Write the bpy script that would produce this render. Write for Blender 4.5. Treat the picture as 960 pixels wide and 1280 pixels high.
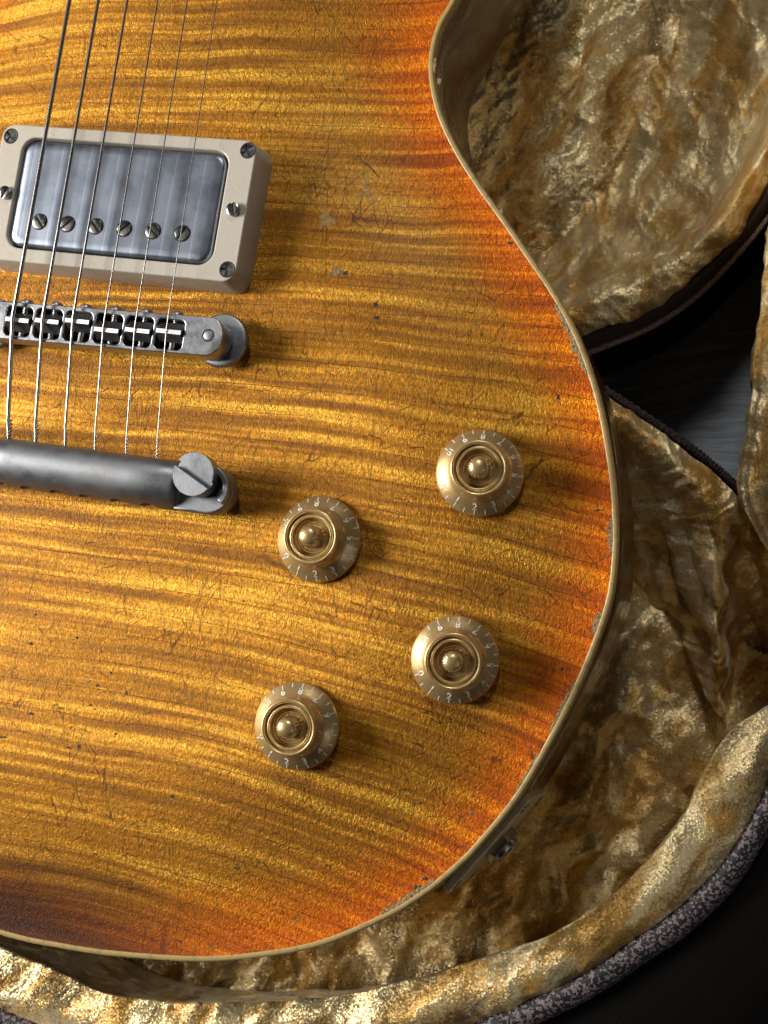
import bpy, bmesh, math, random
import numpy as np
from mathutils import Vector, Matrix
random.seed(7)
for o in list(bpy.data.objects): bpy.data.objects.remove(o)
scene = bpy.context.scene
C = scene.collection
MM = 0.001

# ------------------------------------------------------------------ camera
FPX, NX, NY, HC = 1815.6, 959.0, 850.8, 414.6      # focal length in photo pixels, foot point of the camera, height in mm
_d = np.array([NX-480, -(NY-640), -FPX]); _d /= np.linalg.norm(_d)
_x = np.array([1., 0, 0]) - _d[0]*_d; _x /= np.linalg.norm(_x)
_y = np.cross(-_d, _x)
RC = np.array([_x, _y, -_d])                        # camera -> world
cam_d = bpy.data.cameras.new('camera'); cam = bpy.data.objects.new('camera', cam_d); C.objects.link(cam)
cam.matrix_world = Matrix.Translation((0, 0, HC*MM)) @ Matrix([list(r) for r in RC]).to_4x4()
cam_d.sensor_fit = 'HORIZONTAL'; cam_d.sensor_width = 36; cam_d.lens = FPX/960*36
cam_d.clip_start = 0.01; cam_d.clip_end = 50
cam_d.dof.use_dof = True; cam_d.dof.focus_distance = 0.45; cam_d.dof.aperture_fstop = 24
scene.camera = cam
scene.render.resolution_x = 768; scene.render.resolution_y = 1024

# ------------------------------------------------------------------ world and light
w = bpy.data.worlds.new('World'); scene.world = w; w.use_nodes = True
w.node_tree.nodes['Background'].inputs[0].default_value = (1.0, 0.95, 0.88, 1)
w.node_tree.nodes['Background'].inputs[1].default_value = 0.014
def area(name, loc, target, sx, sy, power, col):
    l = bpy.data.lights.new(name, 'AREA'); l.shape = 'RECTANGLE'; l.size = sx; l.size_y = sy; l.energy = power; l.color = col
    o = bpy.data.objects.new(name, l); C.objects.link(o); o.location = loc
    o.rotation_euler = (Vector(target)-Vector(loc)).to_track_quat('-Z', 'Y').to_euler()
    return o
area('window_light', (-1.14, 0.19, 0.58), (-0.15, 0.05, 0), 0.50, 0.55, 29, (1, 0.96, 0.90))
area('room_light', (0.10, 1.2, 1.05), (0, 0.05, 0), 0.30, 0.26, 8.0, (1.0, 0.97, 0.93))
area('far_side_fill', (0.95, -0.55, 0.85), (0, 0, 0), 0.8, 0.6, 1.3, (1.0, 0.95, 0.88))  # unseen soft fill added for the jack plate and body side
scene.view_settings.view_transform = 'Standard'; scene.view_settings.look = 'None'
scene.view_settings.exposure = -0.16; scene.view_settings.gamma = 1

# ------------------------------------------------------------------ helpers
def W(px, py, z):
    r = RC @ np.array([px-480, -(py-640), -FPX]); t = (z-HC)/r[2]
    return np.array([r[0]*t, r[1]*t, z])
GA = math.radians(-9.35); U = np.array([math.cos(GA), math.sin(GA)]); V = np.array([-U[1], U[0]]); O = np.array([-198., 108.])
def G(px, py, z):                                  # photo pixel at height z -> guitar frame, mm
    p = W(px, py, z)[:2]-O
    return p@U, p@V
_rng = np.random.default_rng(3); _T = _rng.random((256, 256))
def vn(x, y):
    xi = np.floor(x).astype(int); yi = np.floor(y).astype(int); fx = x-xi; fy = y-yi
    fx = fx*fx*(3-2*fx); fy = fy*fy*(3-2*fy)
    a = _T[xi & 255, yi & 255]; b = _T[(xi+1) & 255, yi & 255]; c = _T[xi & 255, (yi+1) & 255]; d = _T[(xi+1) & 255, (yi+1) & 255]
    return (a*(1-fx)+b*fx)*(1-fy)+(c*(1-fx)+d*fx)*fy-0.5
def fbm(x, y, n=4, g=0.5):
    s = 0; a = 1
    for i in range(n):
        s = s+a*vn(x*2**i+17*i, y*2**i+31*i); a *= g
    return s
def sstep(a, b, x):
    t = np.clip((x-a)/(b-a), 0, 1); return t*t*(3-2*t)

def link(name, me, mat, parent=None, smooth=True, loc=None, rotz=0):
    o = bpy.data.objects.new(name, me); C.objects.link(o)
    if mat and not me.materials: me.materials.append(mat)
    if parent: o.parent = parent
    if loc is not None: o.location = loc
    o.rotation_euler[2] = rotz
    if smooth:
        me.polygons.foreach_set('use_smooth', [True]*len(me.polygons))
    return o
def mesh_py(name, vs, fs):
    me = bpy.data.meshes.new(name); me.from_pydata([tuple(v) for v in vs], [], fs); me.update(); return me
def sharpen(me, ang=35):
    bm = bmesh.new(); bm.from_mesh(me)
    for e in bm.edges:
        if len(e.link_faces) == 2 and e.calc_face_angle(0) > math.radians(ang): e.smooth = False
    bm.to_mesh(me); bm.free()
def grid_mesh(name, P):                             # P: (a,b,3) in mm
    a, b = P.shape[:2]
    idx = np.arange(a*b).reshape(a, b)
    q = np.stack([idx[:-1, :-1], idx[1:, :-1], idx[1:, 1:], idx[:-1, 1:]], -1).reshape(-1, 4)
    me = bpy.data.meshes.new(name)
    me.vertices.add(a*b); me.vertices.foreach_set('co', (P*MM).reshape(-1))
    me.loops.add(q.size); me.loops.foreach_set('vertex_index', q.reshape(-1))
    me.polygons.add(len(q)); me.polygons.foreach_set('loop_start', np.arange(0, q.size, 4))
    me.update(calc_edges=True); return me
def catmull(P, n):                                  # P (k, m), resampled to n rows
    P = np.asarray(P, float); k = len(P)
    Q = np.vstack([2*P[:1]-P[1:2], P, 2*P[-1:]-P[-2:-1]])
    t = np.linspace(0, k-1-1e-9, n); i = t.astype(int); f = (t-i).reshape((-1,)+(1,)*(P.ndim-1))
    a, b, c, d = Q[i], Q[i+1], Q[i+2], Q[i+3]
    return 0.5*((2*b)+(c-a)*f+(2*a-5*b+4*c-d)*f*f+(3*b-3*c+d-a)*f**3)
def loft(name, rows, n, m, mat, parent, disp=None):  # rows: list of point lists (same length); n along, m across
    P = np.array(rows, float)                       # (rows, stations, 3)
    P = catmull(P, m); P = catmull(P.transpose(1, 0, 2), n)   # (n, m, 3)
    if disp is not None:
        du = np.gradient(P, axis=0); dv = np.gradient(P, axis=1); N = np.cross(du, dv)
        N /= np.linalg.norm(N, axis=2, keepdims=True)+1e-9
        N *= np.sign(N[..., 2:3].mean()) 
        P = P+N*disp(P)[..., None]
    return link(name, grid_mesh(name, P), mat, parent)
def tube(path, r, n=10, closed_ends=True):
    path = np.asarray(path, float); k = len(path)
    r = np.broadcast_to(r, (k,))
    T = np.gradient(path, axis=0); T /= np.linalg.norm(T, axis=1, keepdims=True)
    up = np.array([0, 0, 1.]); A = np.cross(T, up); bad = np.linalg.norm(A, axis=1) < 1e-3; A[bad] = (1, 0, 0)
    A /= np.linalg.norm(A, axis=1, keepdims=True); B = np.cross(T, A)
    vs = []; fs = []
    for i in range(k):
        for j in range(n):
            a = 2*math.pi*j/n; vs.append((path[i]+r[i]*(A[i]*math.cos(a)+B[i]*math.sin(a)))*MM)
    for i in range(k-1):
        for j in range(n):
            fs.append((i*n+j, i*n+(j+1) % n, (i+1)*n+(j+1) % n, (i+1)*n+j))
    if closed_ends:
        fs.append(tuple(range(n))[::-1]); fs.append(tuple((k-1)*n+j for j in range(n)))
    return vs, fs
def lathe(prof, n=64, wob=None):                    # prof: (r, z) mm
    vs = []; fs = []
    for (r, z) in prof:
        for j in range(n):
            a = 2*math.pi*j/n; rr = r if wob is None else r+wob(r, z, a)
            vs.append((rr*math.cos(a)*MM, rr*math.sin(a)*MM, z*MM))
    for i in range(len(prof)-1):
        for j in range(n):
            fs.append((i*n+j, i*n+(j+1) % n, (i+1)*n+(j+1) % n, (i+1)*n+j))
    if prof[-1][0] > 0: fs.append(tuple((len(prof)-1)*n+j for j in range(n)))
    return vs, fs
def rrect(cx, cy, w_, h_, r, n=8):
    pts = []
    for sx, sy, a0 in ((1, 1, 0), (-1, 1, 90), (-1, -1, 180), (1, -1, 270)):
        for i in range(n+1):
            a = math.radians(a0+90*i/n); pts.append((cx+sx*(w_/2-r)+r*math.cos(a), cy+sy*(h_/2-r)+r*math.sin(a)))
    return pts
def circ(cx, cy, r, n=32): return [(cx+r*math.cos(2*math.pi*i/n), cy+r*math.sin(2*math.pi*i/n)) for i in range(n)]
def obj_to_mesh(ob):
    bpy.context.view_layer.update(); dg = bpy.context.evaluated_depsgraph_get()
    me = bpy.data.meshes.new_from_object(ob.evaluated_get(dg)); return me
def plate_mesh(name, outlines, z0, z1, bevel=0.2, taper=None):   # first outline outer, others holes (mm)
    cu = bpy.data.curves.new(name, 'CURVE'); cu.dimensions = '2D'; cu.fill_mode = 'BOTH'
    for pts in outlines:
        sp = cu.splines.new('POLY'); sp.points.add(len(pts)-1)
        for p, q in zip(sp.points, pts): p.co = (q[0]*MM, q[1]*MM, 0, 1)
        sp.use_cyclic_u = True
    cu.extrude = ((z1-z0)/2-bevel)*MM; cu.bevel_depth = bevel*MM; cu.bevel_resolution = 2; cu.offset = -bevel*MM
    ob = bpy.data.objects.new(name, cu); C.objects.link(ob)
    me = obj_to_mesh(ob); bpy.data.objects.remove(ob); bpy.data.curves.remove(cu)
    n = len(me.vertices); co = np.empty(n*3); me.vertices.foreach_get('co', co); co = co.reshape(-1, 3)
    zz = co[:, 2]/MM+(z0+z1)/2
    if taper:                                       # (cx, cy, grow) outer wall grows towards the bottom
        cx, cy, gw = taper; t = (z1-zz)/(z1-z0)
        co[:, 0] += gw*MM*t*np.clip((co[:, 0]/MM-cx)/20, -1, 1)*(abs(co[:, 0]/MM-cx) > 37)
        co[:, 1] += gw*MM*t*np.clip((co[:, 1]/MM-cy)/10, -1, 1)*(abs(co[:, 1]/MM-cy) > 20.5)
    co[:, 2] = zz*MM
    me.vertices.foreach_set('co', co.reshape(-1)); me.update(); me.materials.clear(); sharpen(me, 40)
    return me
def join_meshes(name, parts):                       # parts: list of (vs, fs) in metres
    V_ = []; F_ = []
    for vs, fs in parts:
        b = len(V_); V_ += [tuple(v) for v in vs]; F_ += [tuple(b+i for i in f) for f in fs]
    return mesh_py(name, V_, F_)
def box(x0, x1, y0, y1, z0, z1):
    vs = [(x*MM, y*MM, z*MM) for x in (x0, x1) for y in (y0, y1) for z in (z0, z1)]
    return vs, [(0, 1, 3, 2), (4, 6, 7, 5), (0, 4, 5, 1), (2, 3, 7, 6), (0, 2, 6, 4), (1, 5, 7, 3)]

# ------------------------------------------------------------------ material helpers
def mat(name):
    m = bpy.data.materials.new(name); m.use_nodes = True; nt = m.node_tree
    return m, nt, nt.nodes['Principled BSDF']
class NB:
    def __init__(s, nt): s.nt = nt
    def n(s, t, **kw):
        nd = s.nt.nodes.new(t)
        for k, v in kw.items():
            if k.startswith('i_'):
                nd.inputs[k[2:].replace('_', ' ')].default_value = v
            else: setattr(nd, k, v)
        return nd
    def l(s, a, b): s.nt.links.new(a, b)
    def put(s, sock, v):
        if isinstance(v, (int, float)): sock.default_value = v
        elif isinstance(v, tuple): sock.default_value = v
        else: s.l(v, sock)
    def math(s, op, a, b=None, c=None, clamp=False):
        nd = s.nt.nodes.new('ShaderNodeMath'); nd.operation = op; nd.use_clamp = clamp
        s.put(nd.inputs[0], a)
        if b is not None: s.put(nd.inputs[1], b)
        if c is not None: s.put(nd.inputs[2], c)
        return nd.outputs[0]
    def mix(s, f, a, b, mode='MIX'):
        nd = s.nt.nodes.new('ShaderNodeMix'); nd.data_type = 'RGBA'; nd.blend_type = mode; nd.clamp_factor = True
        s.put(nd.inputs[0], f); s.put(nd.inputs[6], a); s.put(nd.inputs[7], b); return nd.outputs[2]
    def noise(s, vec, scale, detail=2, rough=0.5, dist=0):
        nd = s.nt.nodes.new('ShaderNodeTexNoise'); nd.inputs['Scale'].default_value = scale
        nd.inputs['Detail'].default_value = detail; nd.inputs['Roughness'].default_value = rough; nd.inputs['Distortion'].default_value = dist
        s.l(vec, nd.inputs['Vector']); return nd.outputs[0]
    def ramp(s, f, stops, interp='LINEAR'):
        nd = s.nt.nodes.new('ShaderNodeValToRGB'); cr = nd.color_ramp; cr.interpolation = interp
        while len(cr.elements) < len(stops): cr.elements.new(0.5)
        for e, (p, c) in zip(cr.elements, stops):
            e.position = p; e.color = c if isinstance(c, tuple) else (c, c, c, 1)
        s.l(f, nd.inputs[0]); return nd.outputs[0]
    def mrange(s, v, a, b, c=0, d=1, smooth=True):
        nd = s.nt.nodes.new('ShaderNodeMapRange'); nd.interpolation_type = 'SMOOTHSTEP' if smooth else 'LINEAR'
        s.l(v, nd.inputs[0])
        for i, x in enumerate((a, b, c, d)): nd.inputs[i+1].default_value = x
        return nd.outputs[0]
    def bump(s, h, strength, dist, normal=None):
        nd = s.nt.nodes.new('ShaderNodeBump'); nd.inputs['Strength'].default_value = strength; nd.inputs['Distance'].default_value = dist
        s.l(h, nd.inputs['Height'])
        if normal is not None: s.l(normal, nd.inputs['Normal'])
        return nd.outputs[0]
    def coords(s, scale=1000.0):
        tc = s.nt.nodes.new('ShaderNodeTexCoord'); vm = s.nt.nodes.new('ShaderNodeVectorMath'); vm.operation = 'SCALE'
        s.l(tc.outputs['Object'], vm.inputs[0]); vm.inputs['Scale'].default_value = scale; return vm.outputs[0]
    def sep(s, v):
        nd = s.nt.nodes.new('ShaderNodeSeparateXYZ'); s.l(v, nd.inputs[0]); return nd.outputs
    def comb(s, x, y, z=0.0):
        nd = s.nt.nodes.new('ShaderNodeCombineXYZ'); s.put(nd.inputs[0], x); s.put(nd.inputs[1], y); s.put(nd.inputs[2], z); return nd.outputs[0]
    def vor(s, vec, scale, feature='DISTANCE_TO_EDGE', rnd=1.0):
        nd = s.nt.nodes.new('ShaderNodeTexVoronoi'); nd.feature = feature; nd.inputs['Scale'].default_value = scale
        nd.inputs['Randomness'].default_value = rnd; s.l(vec, nd.inputs['Vector']); return nd.outputs[0]

# ---- flamed maple under a crazed sunburst finish
def maple_material():
    m, nt, p = mat('flamed_maple_sunburst'); b = NB(nt)
    co = b.coords(); x, y, z = b.sep(co)
    at = nt.nodes.new('ShaderNodeAttribute'); at.attribute_name = 'burst'; burst = at.outputs['Fac']
    at2 = nt.nodes.new('ShaderNodeAttribute'); at2.attribute_name = 'painted_shade'; painted_shade = at2.outputs['Fac']
    # flame coordinate: bands run across the body, tilting towards the lower bout
    tilt = b.math('MULTIPLY', b.math('SUBTRACT', 35.0, y), 0.0007)
    t0 = b.math('ADD', b.math('SUBTRACT', y, b.math('MULTIPLY', x, 0.06)), b.math('MULTIPLY', b.math('MULTIPLY', x, b.math('ABSOLUTE', x)), b.math('MULTIPLY', tilt, 0.0095)))
    wob = b.noise(b.comb(b.math('MULTIPLY', x, 0.013), b.math('MULTIPLY', y, 0.015)), 1, 2)
    wob2 = b.noise(b.comb(b.math('MULTIPLY', x, 0.09), b.math('MULTIPLY', y, 0.05), 4.0), 1, 2)
    t = b.math('ADD', t0, b.math('ADD', b.math('MULTIPLY', wob, 7.0), b.math('MULTIPLY', wob2, 0.6)))
    f1 = b.noise(b.comb(b.math('MULTIPLY', x, 0.009), b.math('MULTIPLY', t, 0.27)), 1, 1.5, 0.5)
    f2 = b.noise(b.comb(b.math('MULTIPLY', x, 0.020), b.math('MULTIPLY', t, 0.72), 7.0), 1, 1.5, 0.5)
    fl = b.math('ADD', b.math('MULTIPLY', f1, 0.68), b.math('MULTIPLY', f2, 0.32))
    # ragged edges of the bands
    rag = b.noise(b.comb(b.math('MULTIPLY', x, 0.9), b.math('MULTIPLY', y, 0.35), 2.0), 1, 3)
    fl = b.math('ADD', fl, b.math('MULTIPLY', b.math('SUBTRACT', rag, 0.5), 0.09))
    amp = b.mrange(b.noise(b.comb(b.math('MULTIPLY', x, 0.014), b.math('MULTIPLY', y, 0.014), 21.0), 1, 2), 0.35, 0.65, 0.6, 1.1)
    fl = b.math('ADD', 0.5, b.math('MULTIPLY', b.math('SUBTRACT', fl, 0.5), amp))
    flame = b.mrange(fl, 0.35, 0.65)
    mid = b.ramp(flame, [(0, (0.27, 0.106, 0.009, 1)), (0.5, (0.43, 0.198, 0.018, 1)), (1, (0.69, 0.385, 0.055, 1))])
    edg = b.ramp(flame, [(0, (0.34, 0.060, 0.003, 1)), (0.5, (0.55, 0.118, 0.004, 1)), (1, (0.80, 0.24, 0.010, 1))])
    pat = b.noise(b.comb(b.math('MULTIPLY', x, 0.016), b.math('MULTIPLY', y, 0.016), 11.0), 1, 3)
    mid = b.mix(b.mrange(pat, 0.4, 0.7, 0, 0.35), mid, (0.28, 0.115, 0.013, 1))
    col = b.mix(burst, mid, edg)
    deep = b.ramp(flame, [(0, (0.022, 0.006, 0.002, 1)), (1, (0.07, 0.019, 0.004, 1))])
    col = b.mix(painted_shade, col, deep)  # cast shadow along the lower-left edge, painted into the colour
    # crepe-like fine figure
    crv = b.comb(b.math('MULTIPLY', x, 1.35), b.math('MULTIPLY', y, 0.85), 0.0)
    crepe = b.noise(crv, 1.0, 3, 0.62, 1.3)
    col = b.mix(b.math('MULTIPLY', b.mrange(crepe, 0.45, 0.62, 0.0, 0.75), b.math('ADD', 0.25, b.math('MULTIPLY', flame, 0.75))), col, b.mix(0.8, col, (0.98, 0.63, 0.15, 1), 'OVERLAY'))
    col = b.mix(b.mrange(crepe, 0.5, 0.36, 0.0, 0.42), col, (0.13, 0.05, 0.006, 1))
    pores = b.noise(b.comb(b.math('MULTIPLY', x, 3.2), b.math('MULTIPLY', y, 1.2), 5.0), 1, 2)
    col = b.mix(b.mrange(pores, 0.56, 0.72, 0, 0.35), col, (0.16, 0.06, 0.01, 1))
    # crazing: three nets of hairline cracks
    wv = b.comb(b.math('ADD', x, b.math('MULTIPLY', b.noise(co, 0.30, 1), 1.5)), b.math('ADD', y, b.math('MULTIPLY', b.noise(b.comb(y, x, 9.0), 0.30, 1), 1.5)))
    wx, wy, _ = b.sep(wv)
    c1 = b.vor(b.comb(b.math('MULTIPLY', wx, 0.26), b.math('MULTIPLY', wy, 0.12)), 1)
    c2 = b.vor(b.comb(b.math('MULTIPLY', wx, 0.42), b.math('MULTIPLY', wy, 0.30), 3.0), 1)
    c3 = b.vor(b.comb(b.math('MULTIPLY', wx, 0.10), b.math('MULTIPLY', wy, 0.022), 8.0), 1)
    m1 = b.mrange(b.noise(co, 0.028, 3, 0.6), 0.40, 0.60, 0.45, 1)
    m2 = b.math('MULTIPLY', b.mrange(b.noise(b.comb(x, y, 40.0), 0.035, 3, 0.6), 0.44, 0.58), b.math('ADD', 0.30, b.math('MULTIPLY', burst, 0.6)))
    wn = b.mrange(b.noise(co, 0.12, 2), 0.34, 0.60, 0.35, 1)
    k1 = b.math('MULTIPLY', b.mrange(c1, 0.027, 0.007), b.math('MULTIPLY', m1, wn))
    k2 = b.math('MULTIPLY', b.mrange(c2, 0.034, 0.008), b.math('MULTIPLY', m2, wn))
    k3 = b.math('MULTIPLY', b.mrange(c3, 0.009, 0.002), b.math('MULTIPLY', wn, 0.6))
    # long hair cracks following the grain across the body
    gy = b.math('ADD', t0, b.math('MULTIPLY', b.noise(b.comb(b.math('MULTIPLY', x, 0.014), b.math('MULTIPLY', y, 0.02), 3.0), 1, 2), 7.0))
    gr = b.math('PINGPONG', gy, 4.1)
    gid = b.noise(b.comb(b.math('MULTIPLY', x, 0.035), b.math('FLOOR', b.math('MULTIPLY', gy, 1/8.2)), 6.0), 1.3, 2)
    k4 = b.math('MULTIPLY', b.mrange(gr, 0.15, 0.05), b.mrange(gid, 0.38, 0.50))
    crack = b.math('MAXIMUM', b.math('MAXIMUM', k1, k2), b.math('MAXIMUM', k3, k4))
    col = b.mix(b.math('MULTIPLY', crack, 0.72), col, (0.035, 0.012, 0.004, 1))
    # dirt specks in the lacquer
    sp = b.vor(co, 0.30, 'F1'); spm = b.noise(co, 0.03, 2)
    spk = b.math('MULTIPLY', b.mrange(sp, 0.085, 0.05), b.mrange(spm, 0.5, 0.62))
    col = b.mix(b.math('MULTIPLY', spk, 0.8), col, (0.02, 0.01, 0.006, 1))
    b.l(col, p.inputs['Base Color'])
    rgh = b.noise(co, 0.06, 4, 0.65)
    b.l(b.mrange(rgh, 0.3, 0.7, 0.40, 0.52), p.inputs['Roughness'])
    p.inputs['Specular IOR Level'].default_value = 0.15
    b.l(b.math('MULTIPLY', b.math('ADD', 0.15, b.math('MULTIPLY', flame, 0.5)), b.math('SUBTRACT', 1.0, painted_shade)), p.inputs['Metallic'])
    p.inputs['Coat Weight'].default_value = 0.16; 
    b.l(b.mrange(rgh, 0.3, 0.7, 0.10, 0.26), p.inputs['Coat Roughness'])
    h = b.math('ADD', b.math('MULTIPLY', crepe, 1.0), b.math('MULTIPLY', pores, 0.05))
    h = b.math('SUBTRACT', h, b.math('MULTIPLY', crack, 0.05))
    h = b.math('SUBTRACT', h, b.math('MULTIPLY', spk, 0.2))
    nrm = b.bump(h, 0.75, 0.0006)
    b.l(nrm, p.inputs['Normal'])
    h2 = b.math('ADD', b.math('MULTIPLY', b.noise(co, 0.5, 4, 0.6), 0.20), b.math('MULTIPLY', crepe, 0.25)); h2 = b.math('SUBTRACT', h2, b.math('MULTIPLY', crack, 0.05))
    b.l(b.bump(h2, 0.5, 0.0005), p.inputs['Coat Normal'])
    return m
def simple(name, col, rough=0.4, metal=0.0, coat=0.0, noise=None, bump=None, spec=0.5):
    """noise: (scale per mm, second colour, low, high, amount); bump: (scale per mm, strength, distance m)"""
    m, nt, p = mat(name); b = NB(nt); p.inputs['Roughness'].default_value = rough; p.inputs['Metallic'].default_value = metal
    p.inputs['Coat Weight'].default_value = coat; p.inputs['Coat Roughness'].default_value = 0.12; p.inputs['Specular IOR Level'].default_value = spec
    p.inputs['Base Color'].default_value = col+(1,)
    co = b.coords()
    if noise:
        f = b.noise(co, noise[0], 5, 0.65); k = b.mrange(f, noise[2], noise[3], 0, noise[4])
        b.l(b.mix(k, col+(1,), noise[1]+(1,)), p.inputs['Base Color'])
        b.l(b.mrange(f, 0.3, 0.7, max(0.03, rough-0.1), rough+0.14), p.inputs['Roughness'])
    if bump:
        b.l(b.bump(b.noise(co, bump[0], 4, 0.6), bump[1], bump[2]), p.inputs['Normal'])
    return m
def velvet_material(name, lf=1.0, k=1.0, ang=1.0):
    m, nt, p = mat(name); b = NB(nt)
    co = b.coords()
    x, y, z = b.sep(co)
    ws = b.noise(co, 0.035, 3, 0.6)
    wco = b.comb(b.math('ADD', x, b.math('MULTIPLY', ws, 22.0)), b.math('ADD', y, b.math('MULTIPLY', b.noise(b.comb(y, z, x), 0.035, 3), 22.0)), z)
    ax, ay, az = b.sep(wco)
    ca, sa = math.cos(ang), math.sin(ang)
    u_ = b.math('ADD', b.math('MULTIPLY', ax, ca), b.math('MULTIPLY', ay, sa)); v_ = b.math('SUBTRACT', b.math('MULTIPLY', ay, ca), b.math('MULTIPLY', ax, sa))
    aco = b.comb(b.math('MULTIPLY', u_, 0.33), v_, az)
    pile = b.noise(aco, 0.10, 3, 0.55, 0.2)        # patches of pile laid over
    fine = b.noise(co, 1.05, 4, 0.75, 0.4)
    tuft = b.noise(co, 0.45, 3, 0.6, 0.5)
    lay = b.mrange(b.math('ADD', pile, b.math('MULTIPLY', b.math('SUBTRACT', tuft, 0.5), 0.14)), 0.40, 0.62)
    fleck = b.mrange(fine, 0.42, 0.62)
    col = b.mix(lay, (0.55*k, 0.295*k, 0.050*k, 1), (0.92*k, 0.72*k, 0.36*k, 1))
    col = b.mix(b.math('MULTIPLY', fleck, b.math('ADD', 0.15, b.math('MULTIPLY', lay, 0.55))), col, (0.99, 0.88, 0.58, 1))
    col = b.mix(b.mrange(fine, 0.45, 0.3, 0, 0.3), col, (0.14, 0.08, 0.018, 1))
    b.l(col, p.inputs['Base Color'])
    p.inputs['Roughness'].default_value = 0.36
    b.l(b.mrange(lay, 0, 1, 0.4, 0.7), p.inputs['Metallic'])
    p.inputs['Sheen Weight'].default_value = 0.45; p.inputs['Sheen Roughness'].default_value = 0.4
    p.inputs['Sheen Tint'].default_value = (1, 0.88, 0.65, 1)
    def nvec(vec, sc, det, amp, zoff):
        nd = nt.nodes.new('ShaderNodeTexNoise'); nd.inputs['Scale'].default_value = sc; nd.inputs['Detail'].default_value = det
        nd.inputs['Roughness'].default_value = 0.6; nd.inputs['Distortion'].default_value = 0.3; b.l(vec, nd.inputs['Vector'])
        v = nt.nodes.new('ShaderNodeVectorMath'); v.operation = 'SUBTRACT'; b.l(nd.outputs[1], v.inputs[0]); v.inputs[1].default_value = (0.5, 0.5, 0.5)
        v2 = nt.nodes.new('ShaderNodeVectorMath'); v2.operation = 'SCALE'; b.l(v.outputs[0], v2.inputs[0]); v2.inputs['Scale'].default_value = amp; return v2.outputs[0]
    def vadd(p_, q_):
        v = nt.nodes.new('ShaderNodeVectorMath'); v.operation = 'ADD'; b.l(p_, v.inputs[0]); b.l(q_, v.inputs[1]); return v.outputs[0]
    h = b.math('ADD', b.math('MULTIPLY', pile, 1.0), b.math('MULTIPLY', tuft, 0.2))
    geo = b.bump(b.math('ADD', h, b.math('MULTIPLY', fine, 0.2)), 0.8, 0.0015)
    # the lean of the pile turns the sheen from patch to patch
    lean = vadd(vadd(nvec(aco, 0.075, 2, 2.6*lf, 0), nvec(aco, 0.30, 2, 0.6*lf, 0)), nvec(co, 1.5, 3, 1.8*lf+0.2, 0))
    v = nt.nodes.new('ShaderNodeVectorMath'); v.operation = 'NORMALIZE'; b.l(vadd(geo, lean), v.inputs[0])
    b.l(v.outputs[0], p.inputs['Normal'])
    return m
def leopard_material():
    m, nt, p = mat('mottled_tweed_edging'); b = NB(nt); co = b.coords()
    n1 = b.noise(co, 0.85, 1.5, 0.6, 0.3); k = b.mrange(n1, 0.45, 0.50)
    fine = b.noise(co, 2.2, 3)
    a = b.mix(b.mrange(fine, 0.3, 0.7), (0.10, 0.078, 0.078, 1), (0.27, 0.21, 0.205, 1))
    b.l(b.mix(k, a, (0.008, 0.008, 0.014, 1)), p.inputs['Base Color'])
    p.inputs['Roughness'].default_value = 0.6
    b.l(b.bump(b.math('SUBTRACT', b.math('MULTIPLY', fine, 0.4), k), 0.6, 0.0006), p.inputs['Normal'])
    return m
def floor_material():
    m, nt, p = mat('dark_stained_oak'); b = NB(nt); co = b.coords(); x, y, z = b.sep(co)
    wob = b.noise(co, 0.012, 3)
    yy = b.math('ADD', y, b.math('MULTIPLY', wob, 26.0))
    g = b.noise(b.comb(b.math('MULTIPLY', x, 0.018), b.math('MULTIPLY', yy, 0.6)), 1, 5, 0.65)
    g2 = b.noise(b.comb(b.math('MULTIPLY', x, 0.1), b.math('MULTIPLY', yy, 3.0), 3.0), 1, 3)
    col = b.ramp(g, [(0.3, (0.20, 0.22, 0.26, 1)), (0.5, (0.34, 0.37, 0.42, 1)), (0.7, (0.52, 0.55, 0.60, 1))])
    b.l(b.mix(b.mrange(g2, 0.5, 0.65, 0, 0.5), col, (0.09, 0.10, 0.12, 1)), p.inputs['Base Color'])
    p.inputs['Roughness'].default_value = 0.45; b.l(b.bump(g2, 0.4, 0.0003), p.inputs['Normal'])
    return m
def cover_material():
    m, nt, p = mat('brushed_nickel_cover'); b = NB(nt); co = b.coords(); x, y, z = b.sep(co)
    n = b.noise(co, 0.09, 4, 0.6); f = b.noise(co, 1.0, 3, 0.7)
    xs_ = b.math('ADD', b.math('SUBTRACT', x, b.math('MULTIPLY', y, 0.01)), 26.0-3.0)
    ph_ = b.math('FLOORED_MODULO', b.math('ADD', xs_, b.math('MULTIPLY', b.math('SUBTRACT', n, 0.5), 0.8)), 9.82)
    line = b.ramp(b.math('DIVIDE', ph_, 9.82), [(0, 0.35), (0.03, 1.0), (0.06, 0.45), (0.22, 0.12), (0.45, 0.0), (0.6, 0.18), (0.72, 0.5), (0.99, 0.35)])  # reflections and shadows of the strings, painted as pale and dark streaks
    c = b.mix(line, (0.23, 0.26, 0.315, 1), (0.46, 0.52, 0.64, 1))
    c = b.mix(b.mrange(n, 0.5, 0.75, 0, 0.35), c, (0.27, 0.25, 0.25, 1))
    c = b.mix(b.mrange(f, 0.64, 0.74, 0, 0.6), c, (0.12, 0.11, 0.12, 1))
    b.l(c, p.inputs['Base Color']); p.inputs['Metallic'].default_value = 1
    b.l(b.mrange(n, 0.3, 0.7, 0.34, 0.42), p.inputs['Roughness'])
    b.l(b.bump(f, 0.06, 0.0003), p.inputs['Normal'])
    return m
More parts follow.
